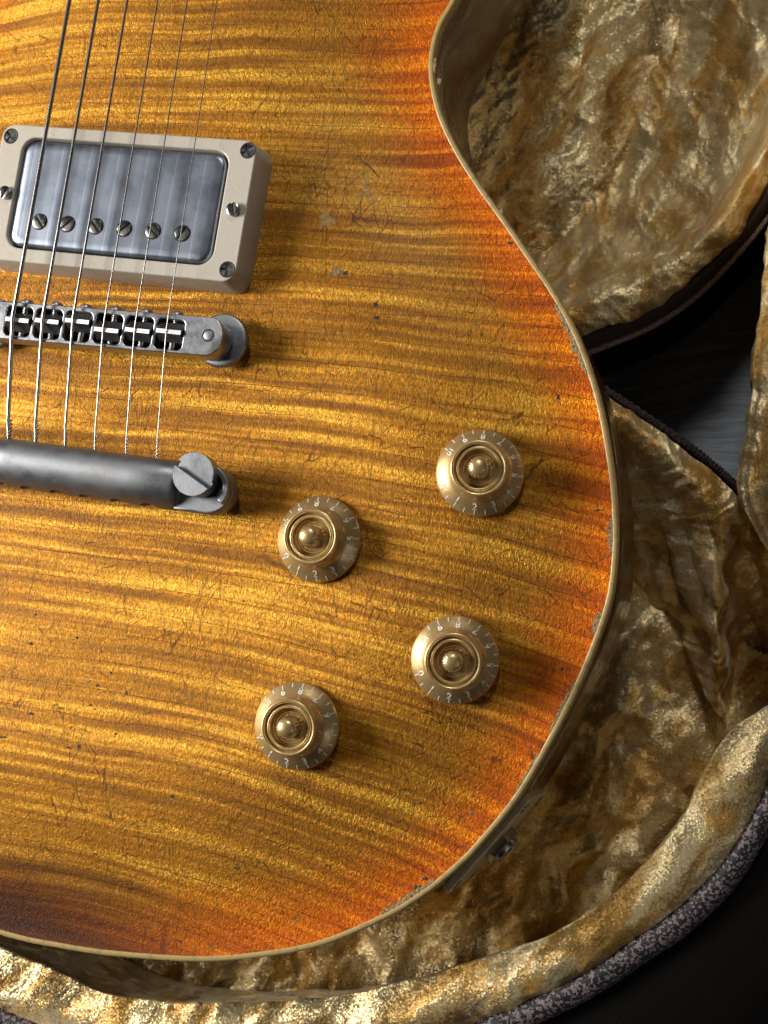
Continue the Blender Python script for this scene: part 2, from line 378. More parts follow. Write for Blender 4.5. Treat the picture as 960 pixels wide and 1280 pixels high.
def nickel_material(name, col, rough, streak=False, tarn=(0.2, 0.17, 0.13), bs=0.3):
    m, nt, p = mat(name); b = NB(nt); co = b.coords(); x, y, z = b.sep(co)
    n = b.noise(co, 0.12, 5, 0.65); f = b.noise(co, 1.2, 4, 0.7)
    c = b.mix(b.mrange(n, 0.45, 0.75, 0, 0.55), col+(1,), tarn+(1,))
    c = b.mix(b.mrange(f, 0.6, 0.75, 0, 0.6), c, (0.08, 0.07, 0.06, 1))
    b.l(c, p.inputs['Base Color']); p.inputs['Metallic'].default_value = 1
    b.l(b.mrange(n, 0.3, 0.7, rough-0.06, rough+0.12), p.inputs['Roughness'])
    h = b.math('ADD', b.math('MULTIPLY', f, 0.25), b.math('MULTIPLY', n, 0.5))
    if streak:
        s = b.noise(b.comb(b.math('MULTIPLY', x, 0.35), b.math('MULTIPLY', y, 0.02)), 1, 2); h = b.math('ADD', h, b.math('MULTIPLY', s, 1.2))
    b.l(b.bump(h, bs, 0.0004), p.inputs['Normal'])
    return m
M_TOP = maple_material()
M_BIND = simple('aged_cream_binding', (0.40, 0.285, 0.105), 0.35, 0, 0.3, (0.35, (0.17, 0.11, 0.045), 0.45, 0.75, 0.7), (0.8, 0.2, 0.0004))
M_MAHOG = simple('dark_mahogany_gloss', (0.05, 0.020, 0.009), 0.2, 0, 0.4, (0.15, (0.11, 0.045, 0.018), 0.4, 0.7, 0.8), (0.3, 0.15, 0.0005))
M_RING = simple('aged_cream_plastic', (0.50, 0.455, 0.385), 0.38, 0, 0.1, (0.55, (0.36, 0.30, 0.22), 0.56, 0.74, 0.7), (1.5, 0.15, 0.0003))
M_PLATE = simple('aged_cream_plate', (0.74, 0.58, 0.34), 0.4, 0, 0.1, (0.3, (0.5, 0.36, 0.2), 0.5, 0.7, 0.6))
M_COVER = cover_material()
M_BRIDGE = nickel_material('worn_nickel', (0.42, 0.43, 0.46), 0.32, False, (0.25, 0.24, 0.22))
M_TAIL = nickel_material('tarnished_aluminium', (0.28, 0.29, 0.31), 0.5, False, (0.20, 0.185, 0.17), 0.15)
M_STUD = nickel_material('dull_steel_stud', (0.35, 0.37, 0.40), 0.4, False, (0.30, 0.29, 0.28))
M_STEEL = nickel_material('screw_steel', (0.45, 0.44, 0.42), 0.22, False, (0.15, 0.13, 0.1))
M_STRING = simple('string_steel', (0.46, 0.45, 0.43), 0.26, 1.0)
M_DARK = simple('dark_gap', (0.012, 0.011, 0.010), 0.6)
M_SADDLE = nickel_material('blackened_saddle_metal', (0.17, 0.165, 0.165), 0.42, False, (0.06, 0.05, 0.05))
M_SADEDGE = nickel_material('pale_saddle_edge', (0.92, 0.92, 0.92), 0.5)  # near-white crest strip, much paler than the saddle metal
M_VELVET = velvet_material('gold_crushed_velvet')
M_PLUSH = velvet_material('smoother_gold_velvet', 0.6, 1.0, 1.45)
M_PIPE = leopard_material()
M_PINK = simple('dusty_pink_piping', (0.42, 0.31, 0.33), 0.6, 0, 0, (1.2, (0.07, 0.045, 0.05), 0.4, 0.65, 0.8), (2.0, 0.4, 0.0006))
M_BROWNBAND = simple('dark_brown_felt', (0.05, 0.033, 0.028), 0.8, 0, 0, (1.0, (0.05, 0.035, 0.03), 0.45, 0.7, 0.8), (1.5, 0.5, 0.001))
M_SHELL = simple('black_case_vinyl', (0.007, 0.006, 0.005), 0.75, 0, 0, (1.0, (0.007, 0.006, 0.006), 0.45, 0.7, 0.8), (1.3, 0.5, 0.0008), 0.1)
M_BRAID = simple('brown_braid', (0.07, 0.045, 0.04), 0.7, 0, 0, (1.1, (0.012, 0.008, 0.008), 0.42, 0.58, 0.9), (1.1, 0.9, 0.0012))
M_WHITE = simple('worn_white_print', (0.85, 0.82, 0.76), 0.45, 0, 0, (0.35, (0.40, 0.32, 0.20), 0.42, 0.62, 0.85))
M_CHIPD = simple('dark_chipped_lacquer', (0.03, 0.014, 0.007), 0.7, 0, 0, (1.5, (0.16, 0.11, 0.07), 0.5, 0.62, 0.9), (1.5, 0.8, 0.0008))
M_CHIPP = simple('bare_maple_chip', (0.36, 0.23, 0.09), 0.5, 0, 0, (1.2, (0.07, 0.035, 0.015), 0.5, 0.66, 0.9), (1.4, 0.9, 0.0012))
M_CHIPO = simple('thin_worn_lacquer', (0.36, 0.20, 0.04), 0.4, 0, 0.2, (0.8, (0.14, 0.08, 0.035), 0.45, 0.7, 0.8), (0.8, 0.6, 0.0006))
M_ROSE = simple('rosewood', (0.05, 0.028, 0.018), 0.5, 0, 0, (0.3, (0.09, 0.05, 0.03), 0.4, 0.7, 0.8))
def knob_material():
    m, nt, p = mat('gold_painted_clear_plastic'); b = NB(nt); co = b.coords()
    n = b.noise(co, 0.25, 4, 0.65)
    b.l(b.mix(b.mrange(n, 0.4, 0.7), (0.60, 0.43, 0.20, 1), (0.43, 0.28, 0.11, 1)), p.inputs['Base Color'])
    p.inputs['Metallic'].default_value = 0.72; b.l(b.mrange(n, 0.3, 0.7, 0.28, 0.46), p.inputs['Roughness'])
    p.inputs['Coat Weight'].default_value = 0.6; p.inputs['Coat Roughness'].default_value = 0.08
    b.l(b.bump(b.noise(co, 1.6, 3), 0.12, 0.0003), p.inputs['Normal'])
    return m
M_KNOB = knob_material()

# ------------------------------------------------------------------ floor
fl = link('floor', mesh_py('floor', [(-2, -2, -0.125), (2, -2, -0.125), (2, 2, -0.125), (-2, 2, -0.125)], [(0, 1, 2, 3)]), floor_material())
fl['kind'] = 'structure'

# ------------------------------------------------------------------ guitar
gt = bpy.data.objects.new('electric_guitar', None); C.objects.link(gt)
gt.location = (O[0]*MM, O[1]*MM, 0); gt.rotation_euler = (0, 0, GA); gt.empty_display_size = 0.1
gt['label'] = 'worn sunburst flamed maple electric guitar lying in the open gold velvet lined case'
gt['category'] = 'electric guitar'
half = [(91.4, 120.5), (87.8, 110.7), (87.6, 99.), (91.8, 86.), (98.7, 74.5), (107.6, 63.4), (117.4, 52.8), (127., 42.), (136.2, 31.5), (143.3, 22.), (149.0, 12.5), (154.8, 0.3), (159.4, -12.6), (163., -25.), (165.4, -36.6), (166.4, -44.3), (166.9, -54.4), (166.1, -63.), (163.5, -75.9), (159.5, -90.3), (154.0, -106.2), (147.6, -121.3), (139.4, -135.1), (134.2, -142.4), (126., -151.7), (114.3, -161.8), (96.2, -173.4), (77., -181.), (57., -186.4), (29., -190.5), (10.9, -191.8), (0, -192.2)]
outl = [(28, 190), (42, 186), (58, 192), (76, 206), (92, 213), (104, 208), (112, 193), (111, 176), (105.5, 158), (98, 140)]+half
outl += [(-x, y) for x, y in half[::-1][1:]]+[(-98, 140), (-108, 162), (-116, 184), (-118, 206), (-110, 228), (-90, 243), (-60, 250), (-28, 252)]
outl = outl[::-1]                                   # counter-clockwise
ol = np.array(outl, float)
olc = catmull(np.vstack([ol[-3:], ol, ol[:3]]), (len(ol)+5)*16+1)
dense = olc[3*16:3*16+len(ol)*16]
ang = np.unwrap(np.arctan2(dense[:, 1], dense[:, 0]))
order = np.argsort(ang); A_ = ang[order]; R_ = np.hypot(dense[:, 0], dense[:, 1])[order]
NA = 960
th = np.linspace(-math.pi, math.pi, NA, endpoint=False)
A_ext = np.concatenate([A_-2*math.pi, A_, A_+2*math.pi]); R_ext = np.tile(R_, 3)
rad = np.interp(th, A_ext, R_ext)
edge_pts = np.stack([rad*np.cos(th), rad*np.sin(th)], 1)
def edist(x, y):
    x = np.atleast_1d(np.asarray(x, float)).ravel(); y = np.atleast_1d(np.asarray(y, float)).ravel(); out = np.empty(len(x))
    a = edge_pts; bb = np.roll(edge_pts, -1, 0); ab = bb-a; L = (ab**2).sum(1)
    for i in range(0, len(x), 4000):
        q = np.stack([x[i:i+4000], y[i:i+4000]], 1)[:, None]
        t = np.clip(((q-a)*ab).sum(2)/L, 0, 1); d = q-(a+t[..., None]*ab)
        out[i:i+4000] = np.sqrt((d**2).sum(2).min(1))
    return out
def carve(d):
    t = np.clip((d-4)/62, 0, 1)
    return -11.5+11.5*(t*t*(3-2*t))**0.85
def top_z(x, y): return float(carve(edist(x, y))[0])
BW = 1.75                                            # binding width
fr = np.concatenate([np.linspace(0, 0.55, 30, endpoint=False), np.linspace(0.55, 1, 110)])
ex = edge_pts/np.linalg.norm(edge_pts, axis=1, keepdims=True)
tang = np.roll(edge_pts, -1, 0)-np.roll(edge_pts, 1, 0); tang /= np.linalg.norm(tang, axis=1, keepdims=True)
nout = np.stack([tang[:, 1], -tang[:, 0]], 1)       # outward normal (ccw outline)
inner = edge_pts-nout*BW
P2 = fr[:, None, None]*inner[None]
D = edist(P2[..., 0], P2[..., 1]).reshape(P2.shape[:2])
ZT = carve(D)
P3 = np.concatenate([P2, ZT[..., None]], 2)
P3 = np.concatenate([P3, P3[:, :1]], 1)
me = grid_mesh('maple_top', P3)
X, Y = P3[..., 0], P3[..., 1]; DD = np.concatenate([D, D[:, :1]], 1)
nz = fbm(X*0.03, Y*0.03, 4)
wd = 27+8*nz+8*sstep(40, 140, Y)
bu = 1-sstep(0.06, 1, DD/wd+0.07*fbm(X*0.12, Y*0.12, 3))
at = me.attributes.new('burst', 'FLOAT', 'POINT'); at.data.foreach_set('value', bu.reshape(-1).astype(np.float32))
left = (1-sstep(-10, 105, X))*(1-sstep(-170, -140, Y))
sm = np.clip((1-sstep(1+9*left, 14+30*left, DD+6*nz))*(0.10+0.90*left)*(1-sstep(-150, -110, Y)), 0, 1)  # mask of the painted cast shadow, strongest at lower left
at = me.attributes.new('painted_shade', 'FLOAT', 'POINT'); at.data.foreach_set('value', sm.reshape(-1).astype(np.float32))
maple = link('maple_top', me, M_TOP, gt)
maple['label'] = 'flamed maple top with crazed amber to orange sunburst lacquer'
def ring_loft(name, profile, material, parent):     # profile: (inset from edge, z)
    rows = [np.concatenate([edge_pts-nout*i, np.full((NA, 1), z)], 1) for i, z in profile]
    P = np.array(rows); P = np.concatenate([P, P[:, :1]], 1)
    return link(name, grid_mesh(name, P), material, parent)
ring_loft('binding', [(BW+.05, -11.9), (BW, -11.46), (BW-.3, -11.28), (0.7, -11.28), (0.25, -11.45), (0.02, -11.9), (-.04, -13), (-.04, -15.2), (0.1, -15.25)], M_BIND, gt)
ring_loft('body_side', [(0.2, -14.8), (0, -15.1), (0, -30), (0, -45), (0, -65), (0.6, -67.2), (2, -68.6), (4, -69), (60, -69)], M_MAHOG, gt)
fb = link('fingerboard', plate_mesh('fingerboard', [[(-28, 165), (28, 165), (26, 420), (-26, 420)]], 1, 7, 0.5), M_ROSE, gt)
link('neck', plate_mesh('neck', [[(-27.5, 170), (27.5, 170), (25.5, 420), (-25.5, 420)]], -24, 1, 0.6), M_MAHOG, gt)

# pickup ring
RX, RY, RW, RH = -1.0, 41.2, 87.6, 44.4
ring = link('pickup_ring', plate_mesh('pickup_ring', [rrect(RX, RY, RW, RH, 4.5), rrect(RX-.2, RY+.3, 71.2, 39.2-3.0, 5)[::-1]], -2, 11, 0.45, taper=(RX, RY, 1.3)), M_RING, gt)
ring['label'] = 'aged cream plastic pickup mounting ring'
link('ring_cavity', mesh_py('ring_cavity', [((RX+sx*37)*MM, (RY+sy*20)*MM, 3*MM) for sx, sy in ((-1, -1), (1, -1), (1, 1), (-1, 1))], [(0, 1, 2, 3)]), M_DARK, gt, False)
def screw_mesh(name, r, h, kind='slot', dome=0.35, slotw=0.7, depth=0.8):
    """a screw head with a real slot: two half domes (or four quarters) round a lower floor"""
    parts = []
    n = 14; sw = slotw/2
    def sector(poly, zt):
        k = len(poly); vs = [(x*MM, y*MM, (zt+dome*(1-(x*x+y*y)/(r*r)))*MM) for x, y in poly]+[(x*MM, y*MM, -h*MM) for x, y in poly]
        cx = sum(p[0] for p in poly)/k; cy = sum(p[1] for p in poly)/k
        vs.append((cx*MM, cy*MM, (zt+dome*(1-(cx*cx+cy*cy)/(r*r)))*MM))
        fs = [(i, (i+1) % k, 2*k) for i in range(k)]+[(i, k+i, k+(i+1) % k, (i+1) % k) for i in range(k)]
        return vs, fs
    if kind == 'slot':
        a0 = math.asin(sw/r)
        for s in (0, math.pi):
            poly = [(r*math.cos(s+a0+(math.pi-2*a0)*i/n), r*math.sin(s+a0+(math.pi-2*a0)*i/n)) for i in range(n+1)]
            parts.append(sector(poly, 0))
    else:
        a0 = math.asin(sw/r)
        for q in range(4):
            s = q*math.pi/2; cr = [(r*math.cos(s+a0+(math.pi/2-2*a0)*i/6), r*math.sin(s+a0+(math.pi/2-2*a0)*i/6)) for i in range(7)]
            c, d = math.cos(s), math.sin(s)
            inn = (sw*c-sw*d, sw*d+sw*c)
            parts.append(sector(cr+[inn], 0))
    v, f = lathe([(r*0.97, -h), (r*0.97, -depth), (0.01, -depth)], 24); parts.append((v, f))
    me = join_meshes(name, parts); return me
ph = screw_mesh('mounting_screw', 2.0, 1.2, 'cross', 0.1, 0.75, 1.0)
csk = join_meshes('screw_recess', [lathe([(2.6, 0.02), (2.45, 0.09), (2.0, 0.06), (2.0, 0.02)], 24)])
for i, (x, y) in enumerate(((40.0, 60.2), (39.8, 22.8), (-41.6, 59.4), (-42, 22.8))):
    s = link('mounting_screw', ph, M_STEEL, ring, False, (x*MM, y*MM, 11.05*MM), 0.5+i)
    link('screw_recess', csk, M_DARK, ring, True, (x*MM, y*MM, 11.0*MM))
hs = screw_mesh('height_screw', 2.1, 1.5, 'slot', 0.9, 0.8, 0.5)
for x, y, a in ((38.8, 41.3, 1.9), (-39.4, 40.6, 1.2)):
    link('height_screw', hs, M_STEEL, ring, True, (x*MM, y*MM, 12.4*MM), a)
sharpen(hs); sharpen(ph)
# pickup cover
cv_rows = []
for ins, z in ((0.1, 1), (0.0, 8.0), (0.10, 9.5), (0.4, 10.3), (0.9, 10.75), (1.6, 10.95), (3, 11.0)):
    cv_rows.append([(x, y, z) for x, y in rrect(RX-0.1, RY+0.2, 69.6-2*ins, 34.8-2*ins, max(4.2-ins, 1.2), 8)])
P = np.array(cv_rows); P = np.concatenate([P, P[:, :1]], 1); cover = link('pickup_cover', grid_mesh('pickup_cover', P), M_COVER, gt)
bm = bmesh.new(); bm.from_mesh(cover.data); bm.verts.ensure_lookup_table()
top = [v for v in bm.verts if abs(v.co.z-0.011) < 1e-6][:-1]; bm.faces.new(top); bmesh.ops.recalc_face_normals(bm, faces=bm.faces); bm.to_mesh(cover.data); bm.free()
cover.data.polygons.foreach_set('use_smooth', [True]*len(cover.data.polygons))
cover['label'] = 'brushed nickel humbucker cover with painted string reflections and shadows'
pol = screw_mesh('pole_screw', 2.35, 1.2, 'slot', 0.5, 0.75, 0.35); sharpen(pol)
prc = join_meshes('pole_hole', [lathe([(2.75, 0.03), (2.3, 0.03)], 28)])
for i in range(6):
    x = -26.0+9.82*i; y = 32.4+0.06*i
    link('pole_screw', pol, M_STEEL, cover, True, (x*MM, y*MM, 11.35*MM), (-0.85, 0.75, -0.8, 0.7, -0.65, 1.0)[i])
    link('pole_hole', prc, M_DARK, cover, True, (x*MM, y*MM, 11.0*MM))

# bridge
BZ = 14.0
def bridge_y(x): return 0.4+0.022*x
holes = []
for i in range(6):
    cx = -25.4+10.28*i; holes.append(rrect(cx, bridge_y(cx)-0.4, 9.1, 9.3, 1.5, 5)[::-1])
o_ = []
for i in range(13):
    a = math.radians(-90+180*i/12); o_.append((38.2+5.0*math.cos(a)*1.05, 1.2+6.0*math.sin(a)))
for i in range(13):
    a = math.radians(90+180*i/12); o_.append((-38.6+5.2*math.cos(a), -0.8+6.0*math.sin(a)))
bridge = link('bridge', plate_mesh('bridge', [o_]+holes, 6.0, BZ, 0.35), M_BRIDGE, gt)
bridge['label'] = 'worn nickel bridge with six adjustable saddles'
link('bridge_floor', plate_mesh('bridge_floor', [[(x*0.97, y*0.9) for x, y in o_]], 5.0, 7.2, 0.1), M_DARK, bridge)
xs = [-26.4, -16.2, -6.0, 4.6, 15.0, 25.4]
sy = [0.2, 0.6, 1.4, -0.6, 0.1, 0.6]
shm = join_meshes('intonation_screw', [lathe([(0.01, 1.4), (1.4, 1.3), (1.9, 0.8), (2.0, 0), (2.0, -0.6), (0.9, -0.7)], 20)])
thr = join_meshes('screw_thread', [tube([(0, -4.6+0.12*j, 0) for j in range(76)], [1.05+0.22*math.sin(j*2.1) for j in range(76)], 10)])
for i in range(6):
    cx = -25.4+10.28*i; yy = bridge_y(cx)-0.4+sy[i]
    w2 = 4.25
    # wedge saddle: flat crest, long slope on one side
    sgn = 1 if i < 2 else -1                        # which way the slope faces
    prof = [(-3.3, 8.2), (2.8, 8.2), (2.8, 12.2), (0.55, 15.0), (-0.55, 15.0), (-1.3, 14.2), (-3.3, 12.4)]
    prof = [(y_*(-sgn)*-1, z_) for y_, z_ in prof]
    vs = [((cx+sx*w2*(1 if z_ < 14.5 else 0.93))*MM, (yy+y_)*MM, z_*MM) for sx in (-1, 1) for y_, z_ in prof]; k = len(prof)
    fs = [tuple(range(k)), tuple(range(2*k-1, k-1, -1))]+[(j, k+j, k+(j+1) % k, (j+1) % k) for j in range(k)]
    sme = mesh_py('saddle', vs, fs)
    bm = bmesh.new(); bm.from_mesh(sme); bmesh.ops.recalc_face_normals(bm, faces=bm.faces)
    bmesh.ops.bevel(bm, geom=bm.edges[:], offset=0.12*MM, segments=1, affect='EDGES'); bm.to_mesh(sme); bm.free()
    sd = link('saddle', sme, M_SADDLE, bridge, False)
    link('saddle_crest', mesh_py('saddle_crest', *box(cx-w2*.95, cx+w2*.95, yy-0.62, yy+0.62, 14.9, 15.06)), M_SADEDGE, bridge, False)
    link('screw_thread', thr, M_STEEL, bridge, True, (cx*MM, (bridge_y(cx)-0.1)*MM, 10.6*MM))
    hd = link('intonation_screw', shm, M_BRIDGE, bridge, True, (cx*MM, (bridge_y(cx)+6.0)*MM, 10.4*MM)); hd.rotation_euler = (-math.pi/2, 0, 0)
wheel = join_meshes('thumbwheel', [lathe([(3, 5.2), (7.6, 5.2), (8.2, 4.9), (8.35, 4.4), (8.35, 3.3), (8.1, 2.9), (7.6, 2.7), (3, 2.7)], 144, lambda r, z, a: (0.22*math.cos(48*a) if r > 8.2 else 0))])
for x, y in ((39.2, 2.2), (-39.8, -0.6)):
    link('thumbwheel', wheel, M_STUD, bridge, True, (x*MM, y*MM, 0))
    sharpen(wheel, 50)
    link('bridge_post', join_meshes('bridge_post', [lathe([(3, -1), (3, 6)], 24), lathe([(1.5, 13), (1.5, 14.05), (1.35, 14.1)], 24)]), M_STUD, bridge, True, (x*MM*0.985, (y-0.7)*MM, 0))
    link('post_gap', join_meshes('post_gap', [lathe([(2.0, 14.03), (1.3, 14.03)], 28)]), M_DARK, bridge, True, (x*MM*0.985, (y-0.7)*MM, 0))

# stop tailpiece
TY = -43.2
prof = [(-8.3, 4.2), (-8.6, 6.2), (-8.0, 8.8), (-6.6, 11.4), (-4.4, 13.4), (-1.6, 14.5), (1.4, 14.5), (3.8, 13.4), (5.4, 11.4), (6.3, 8.8), (6.5, 6.0), (6.0, 3.8), (4, 3.0), (-6, 3.0)]
pc = catmull(np.array(prof+prof[:1]), 57)[:-1]
secs = []
for x, s in ((-35.2, 0.90), (-34.9, 0.97), (-34.2, 1.0), (-20, 1), (0, 1), (20, 1), (34.2, 1), (34.9, 0.97), (35.2, 0.90)):
    secs.append([(x, TY+y*s, 3+(z-3)*s) for y, z in pc])
P = np.array(secs); n = P.shape[1]
vs = (P*MM).reshape(-1, 3); fs = []
for i in range(len(secs)-1):
    for j in range(n): fs.append((i*n+j, (i+1)*n+j, (i+1)*n+(j+1) % n, i*n+(j+1) % n))
fs.append(tuple(range(n))); fs.append(tuple((len(secs)-1)*n+j for j in range(n))[::-1])
tm = mesh_py('tail', vs, fs)
bm = bmesh.new(); bm.from_mesh(tm); bmesh.ops.recalc_face_normals(bm, faces=bm.faces); bm.to_mesh(tm); bm.free()
tx = [-24.9, -15.4, -5.1, 5.1, 15.7, 26.0]
to = bpy.data.objects.new('tmp', tm); C.objects.link(to)
cut_parts = []
for x in tx:
    v, f = tube([(x, TY-14, 6.2), (x, TY+2, 6.6), (x, TY+3, 6.7)], [3.1, 3.1, 3.1], 20); cut_parts.append((v, f))
    v, f = tube([(x, TY+2.5, 7.6), (x, TY+5, 7.9), (x, TY+14, 8.4)], [1.3, 1.3, 1.3], 16); cut_parts.append((v, f))
cm = join_meshes('cut', cut_parts); bm = bmesh.new(); bm.from_mesh(cm); bmesh.ops.recalc_face_normals(bm, faces=bm.faces); bm.to_mesh(cm); bm.free()
cobj = bpy.data.objects.new('cut', cm); C.objects.link(cobj)
md = to.modifiers.new('b', 'BOOLEAN'); md.operation = 'DIFFERENCE'; md.object = cobj; md.solver = 'EXACT'
tme = obj_to_mesh(to); bpy.data.objects.remove(to); bpy.data.objects.remove(cobj)
tme.name = 'tailpiece'; tme.materials.clear(); sharpen(tme, 30)
tail = link('tailpiece', tme, M_TAIL, gt)
tail['label'] = 'tarnished grey stop bar tailpiece'
for sx in (1, -1):
    ear = [(sx*34.5, TY+6.2), (sx*44, TY+6.4)]
    ear += [(sx*(44.5+8.2*math.cos(a)), TY-1.0+7.4*math.sin(a)) for a in np.linspace(math.pi/2*0.9, -math.pi/2*0.95, 14)]
    ear += [(sx*40, TY-8.3), (sx*34.5, TY-8.4)]
    if sx > 0: ear = ear[::-1]
    link('ear', plate_mesh('ear', [ear], 3.0, 9.0, 0.7), M_TAIL, tail)
    # raised claw wrapping the stud on its outer side
    ro, ri = 8.0, 5.9; cxx, cyy = 44.6, TY-0.8
    aa = np.linspace(math.radians(72), math.radians(-35), 14)
    hook = [(sx*(cxx+ro*math.cos(a)), cyy+ro*0.93*math.sin(a)) for a in aa]+[(sx*(cxx+ri*math.cos(a)), cyy+ri*0.93*math.sin(a)) for a in aa[::-1]]
    if sx > 0: hook = hook[::-1]
    link('claw', plate_mesh('claw', [hook], 8.4, 12.4, 0.5), M_TAIL, tail)
    st = screw_mesh('stud', 6.5, 5.6, 'slot', 0.02, 2.1, 1.9)
    sharpen(st)
    so = link('stud', st, M_STUD, tail, True, (sx*42.2*MM, (TY+2.4)*MM, 16.2*MM), math.radians(-26) if sx > 0 else 0.4)
    link('stud_post', join_meshes('stud_post', [lathe([(4.2, 2), (4.2, 11)], 24)]), M_STUD, tail, True, (sx*42.2*MM, (TY+2.4)*MM, 0))

# strings
rs = [0.66, 0.52, 0.40, 0.26, 0.21, 0.17]
x_top = [-25.5, -15.6, -5.7, 4.5, 14.4, 24.2]
for i in range(6):
    cx = xs[i]; yy = bridge_y(cx)-0.4+sy[i]; slope = (x_top[i]-cx)/105
    path = []
    for yv in (410, 300, 200, 150, 105, 70, 40, 20, 8): path.append((cx+slope*yv, yv, 15.2+rs[i]+0.017*yv))
    path += [(cx, yy+0.9, 15.25+rs[i]), (cx, yy, 15.1+rs[i]), (cx+0.01, yy-0.9, 14.9+rs[i])]
    for f in (0.15, 0.4, 0.7, 0.85): path.append((cx+(tx[i]-cx)*f, yy-0.9+(-35.5-yy)*f, 14.9+rs[i]-6.4*f))
    path += [(tx[i], TY+6.6, 8.1), (tx[i], TY+2, 7.7)]
    vs, fs = tube(path, rs[i], 10)
    parts = [(vs, fs)]
    # twisted winding before the tailpiece
    L = (5.5, 6.5, 4, 6.5, 5.5, 5.5)[i]; hl = []
    turns = 5
    for k in range(90):
        f = k/89; yv = TY+6.4+L*(1-f); g = (yv-(TY+6.6))/(35.5-7.5)*6.4
        a = f*2*math.pi*turns; rr = rs[i]*0.6+0.28
        hl.append((tx[i]+rr*math.cos(a), yv, 8.1+max(g, 0)+rr*math.sin(a)))
    parts.append(tube(hl, max(rs[i]*0.45, 0.16), 6))
    so = link('string', join_meshes('string', parts), M_STRING, gt)
    so['label'] = ('heaviest wound bass string', 'second heaviest wound string', 'third wound string', 'thickest plain string', 'second thinnest plain string', 'thinnest plain treble string')[i]

# knobs
kprof = [(12.2, -0.4), (13.0, -0.3), (13.05, 0.4), (12.95, 0.8), (12.6, 1.2), (11.2, 2.3), (10.0, 3.2), (9.2, 3.85), (8.95, 4.2), (8.8, 4.9), (8.66, 7.3), (8.5, 8.6), (8.3, 9.2), (7.95, 9.5), (7.6, 9.5), (7.25, 9.2), (7.1, 8.7), (7.0, 8.2), (6.8, 8.1), (6.65, 8.5), (6.35, 8.9), (6.0, 8.85), (5.7, 8.5), (5.6, 7.6), (5.45, 6.9), (5.2, 6.5), (4.9, 6.5), (4.75, 6.9), (4.5, 7.0), (4.3, 6.8), (4.2, 6.3), (3.6, 6.0), (2.6, 5.9), (0.01, 5.9)]
kbody = join_meshes('knob', [lathe(kprof, 72)]); 
shaft = join_meshes('knob_shaft', [lathe([(3.0, 3.8), (3.0, 10.6), (2.85, 11.3), (2.3, 11.95), (1.3, 12.35), (0.01, 12.5)], 72, lambda r, z, a: (0.12*math.cos(18*a) if r > 2.3 else 0))])
tickm = mesh_py('tick', *box(11.35, 12.75, -0.14, 0.14, -0.05, 0.05))
num_mesh = {}
def numeral(s):
    if s in num_mesh: return num_mesh[s]
    cu = bpy.data.curves.new('numeral', 'FONT'); cu.body = s; cu.size = 3.0*MM; cu.align_x = 'CENTER'; cu.align_y = 'CENTER'; cu.extrude = 0.05*MM; cu.offset = 0.035*MM
    ob = bpy.data.objects.new('numeral', cu); C.objects.link(ob); me = obj_to_mesh(ob); bpy.data.objects.remove(ob); bpy.data.curves.remove(cu)
    me.materials.clear(); me.materials.append(M_WHITE); num_mesh[s] = me; return me
klabels = ['gold top hat knob nearest the bound edge, upper of the outer pair', 'gold top hat knob nearest the tailpiece', 'gold top hat knob by the edge, lower of the outer pair', 'gold top hat knob lowest and furthest left']
for ki, (px, py, rot, fade) in enumerate(((598, 590, -7, ('3', '0')), (401.5, 675, -1, ('1',)), (566, 824.5, -8, ('3',)), (373.5, 907, -12, ('9',)))):
    x, y = G(px, py, -1.0)
    zc = top_z(x, y); e = 6
    gx = (top_z(x+e, y)-top_z(x-e, y))/(2*e); gy = (top_z(x, y+e)-top_z(x, y-e))/(2*e)
    nrm = Vector((-gx*0.6, -gy*0.6, 1)).normalized()
    q = Vector((0, 0, 1)).rotation_difference(nrm)
    ko = link('knob', kbody, M_KNOB, gt)
    ko.rotation_mode = 'QUATERNION'; ko.rotation_quaternion = q; ko.location = (x*MM, y*MM, (zc+0.7)*MM); ko['label'] = klabels[ki]
    link('knob_shaft', shaft, M_KNOB, ko)
    base = math.radians(rot)-GA
    sl = math.atan2(3.3-1.6, 12.4-10.0)
    for nn in range(11):
        a = base+math.radians((nn-5)*30.3)
        s = str(nn)
        r_ = 10.6; zc_ = 2.8
        ob = link('numeral', numeral(s), M_WHITE, ko, False)
        rad_ = Vector((math.cos(a), math.sin(a), 0)); tan_ = Vector((-math.sin(a), math.cos(a), 0))
        upv = (-rad_*math.cos(sl)+Vector((0, 0, 1))*math.sin(sl)).normalized(); nz_ = (rad_*math.sin(sl)+Vector((0, 0, 1))*math.cos(sl)).normalized()
        xv = upv.cross(nz_)
        mt = Matrix((xv, upv, nz_)).transposed().to_4x4(); mt.translation = (rad_*r_+Vector((0, 0, zc_+0.03)))*MM
        if s == '10': mt = mt @ Matrix.Scale(0.85, 4)
        ob.matrix_local = mt
    for t in range(21):
        a = base+math.radians((t-10)*15.15)
        ob = link('tick', tickm, M_WHITE, ko, False)
        rad_ = Vector((math.cos(a), math.sin(a), 0)); tan_ = Vector((-math.sin(a), math.cos(a), 0))
        out = (rad_*math.cos(sl)-Vector((0, 0, 1))*math.sin(sl)); nz_ = out.cross(tan_)
        mt = Matrix((out, tan_, nz_)).transposed().to_4x4(); mt.translation = (rad_*(12.0*(1-math.cos(sl)))+Vector((0, 0, 1.72+12.0*math.sin(sl))))*MM
        ob.matrix_local = mt

